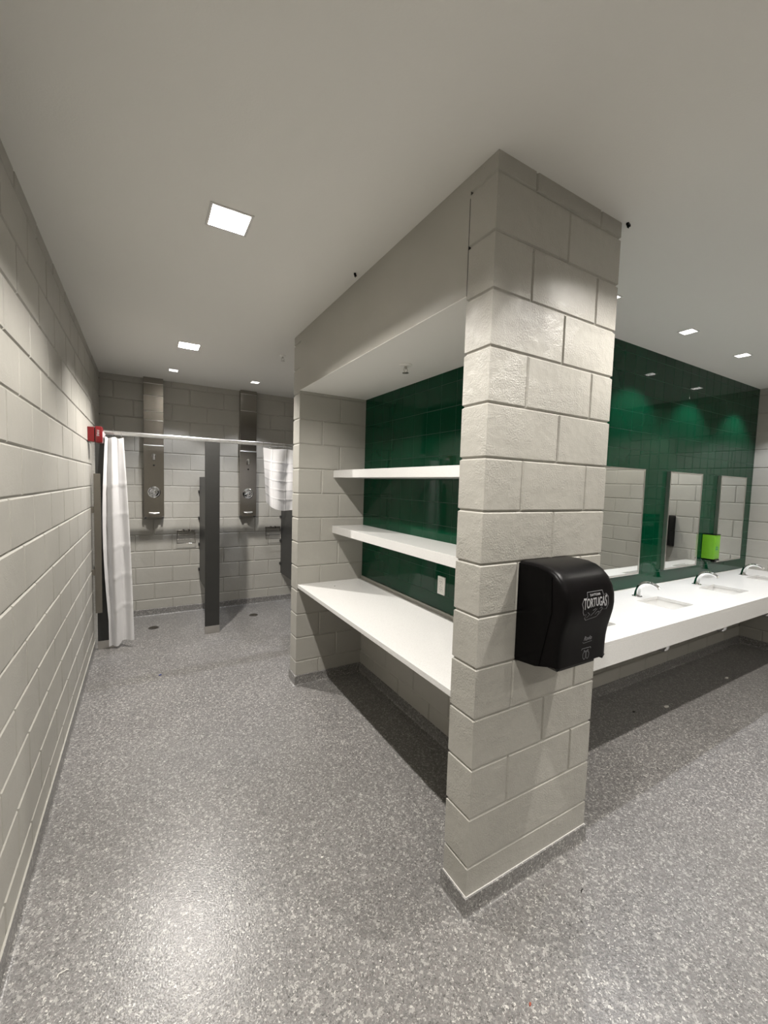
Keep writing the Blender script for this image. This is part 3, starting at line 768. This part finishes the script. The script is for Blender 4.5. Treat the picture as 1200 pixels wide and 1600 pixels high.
# wire soap racks
def rack(x, z, s, label):
    t = thing('wire_rack', (x, YF, z), label, 'wire rack', 'shower wire racks')
    bm = bmesh.new(); tube(bm, [(-.105*s, -.012, 0), (.105*s, -.012, 0)], .009, 10)
    for q in (-.03, .03): box(bm, (q-.012, -.022, -.014), (q+.012, -.001, .016), .002)
    obj('mounting_bar', bm, M_STEEL, t, autosmooth=50)
    bm = bmesh.new()
    tube(bm, [(-.098*s, -.016, -.004), (-.106*s, -.055, -.160), (.106*s, -.055, -.160), (.098*s, -.016, -.004)], .0034, 8)
    tube(bm, [(-.103*s, -.042, -.108), (.103*s, -.042, -.108)], .0028, 8)
    tube(bm, [(-.100*s, -.028, -.050), (.100*s, -.028, -.050)], .0022, 8)
    obj('wire_shelf', bm, M_STEEL, t, autosmooth=50)
rack(.462, 1.062, 1, 'chrome wire rack on the far wall in the left shower stall')
rack(1.575, 1.075, 1, 'chrome wire rack on the far wall in the middle stall below the short curtain')

# floor drains
def drain(x, y, label):
    t = thing('floor_drain', (x, y, 0), label, 'floor drain', 'round shower drains')
    bm = bmesh.new(); lathe(bm, [(.056, 0), (.055, .003), (.050, .0035)], (0, 0, 0), 'Z', 28); obj('rim', bm, M_DRAIN, t)
    bm = bmesh.new(); 
    for k in range(-4, 5):
        L = math.sqrt(max(0, .046**2-(k*.0105)**2))
        if L > .005: box(bm, (-L, k*.0105-.003, .0032), (L, k*.0105+.003, .0055))
    obj('grate', bm, M_STEEL, t)
drain(.085, 5.315, 'round floor drain in the left shower stall')
drain(1.205, 5.306, 'round floor drain in the middle shower stall')

# fire alarm strobe on the left wall
t = thing('fire_alarm', (XL, 4.63, 2.098), 'red fire alarm strobe on the left wall at the end of the curtain rail', 'fire alarm')
obj('back_box', BX((0, -.055, -.066), (.050, .055, .066), .003), M_RED, t)
obj('front_housing', BX((.056, -.060, -.074), (.112, .060, .074), .008, 3), M_RED, t, autosmooth=40)
obj('housing_gasket', BX((.049, -.050, -.060), (.058, .050, .060)), M_DARKHOLE, t)
bm = bmesh.new(); prism(bm, [(.111, -.024), (.111, .030), (.120, .030), (.134, .004), (.120, -.024)], -.045, .020, 'XZ'); obj('strobe_lens', bm, M_LENS, t)
text_mesh('FIRE', .026, M_PRINT, 'fire_lettering', t, lambda u, v, tt: (.078+v, -.0606-tt, -u+.012), sx=1.25)

# ------------------------------------------------------------------ litter on the floor
def litter(x, y, m, kind, s, label, seed):
    rnd = random.Random(seed); bm = bmesh.new()
    if kind == 'curl':
        pts = [(-.014, -.006, .003), (-.012, .003, .005), (-.004, .006, .004), (.004, .005, .005), (.010, .008, .004), (.016, .006, .003)]
        tube(bm, [(p[0]*s, p[1]*s, p[2]) for p in pts], .0017, 6)
    else:
        n = 7; top = []; bot = []
        for k in range(n):
            a = 2*math.pi*k/n; r = s*rnd.uniform(.6, 1.1)
            top.append(bm.verts.new((r*math.cos(a), r*.6*math.sin(a), .0022+rnd.uniform(0, .004)))); bot.append(bm.verts.new((r*math.cos(a), r*.6*math.sin(a), .0004)))
        bm.faces.new(top); bm.faces.new(list(reversed(bot)))
        for k in range(n): bm.faces.new((bot[k], bot[(k+1) % n], top[(k+1) % n], top[k]))
    o = obj('floor_scrap', bm, m); o.location = (x, y, 0); tag(o, label, 'litter', 'scraps on the floor')
M_PAPER = plastic('paper_white', (0.8, 0.78, 0.73), .7); M_BLUE = plastic('blue_scrap', (.06, .08, .28), .6); M_RUST = plastic('rust_scrap', (.30, .07, .04), .7)
litter(-.255, 1.665, M_PAPER, 'curl', 1.0, 'curled white thread on the speckled floor at lower left', 1)
litter(.694, 1.658, M_PAPER, 'chip', .007, 'small white paper chip on the floor left of the column foot', 2)
litter(.11, 3.985, M_BLUE, 'chip', .016, 'small blue scrap on the corridor floor before the stalls', 3)
litter(1.612, .977, M_DARKHOLE, 'curl', .6, 'tiny dark thread on the floor right of the column foot', 4)
litter(1.099, .82, M_RUST, 'chip', .006, 'tiny rust red scrap at the bottom edge of the floor', 5)
litter(3.62, 1.60, M_PAPER, 'chip', .030, 'crumpled pale scrap at the shadow edge under the vanity', 6)
litter(3.30, 1.68, M_DARKHOLE, 'chip', .016, 'small dark scrap in the shadow under the vanity', 7)
litter(4.72, 1.60, M_PAPER, 'chip', .026, 'crumpled pale scrap under the vanity near the right wall', 8)
# dark knots on the alcove counter
o = obj('counter_scrap', BX((-.004, -.003, 0), (.004, .003, .003), .001), M_DARKHOLE); o.location = (1.36, 3.10, ZCT); tag(o, 'tiny dark speck of debris on the far end of the alcove countertop', 'litter')
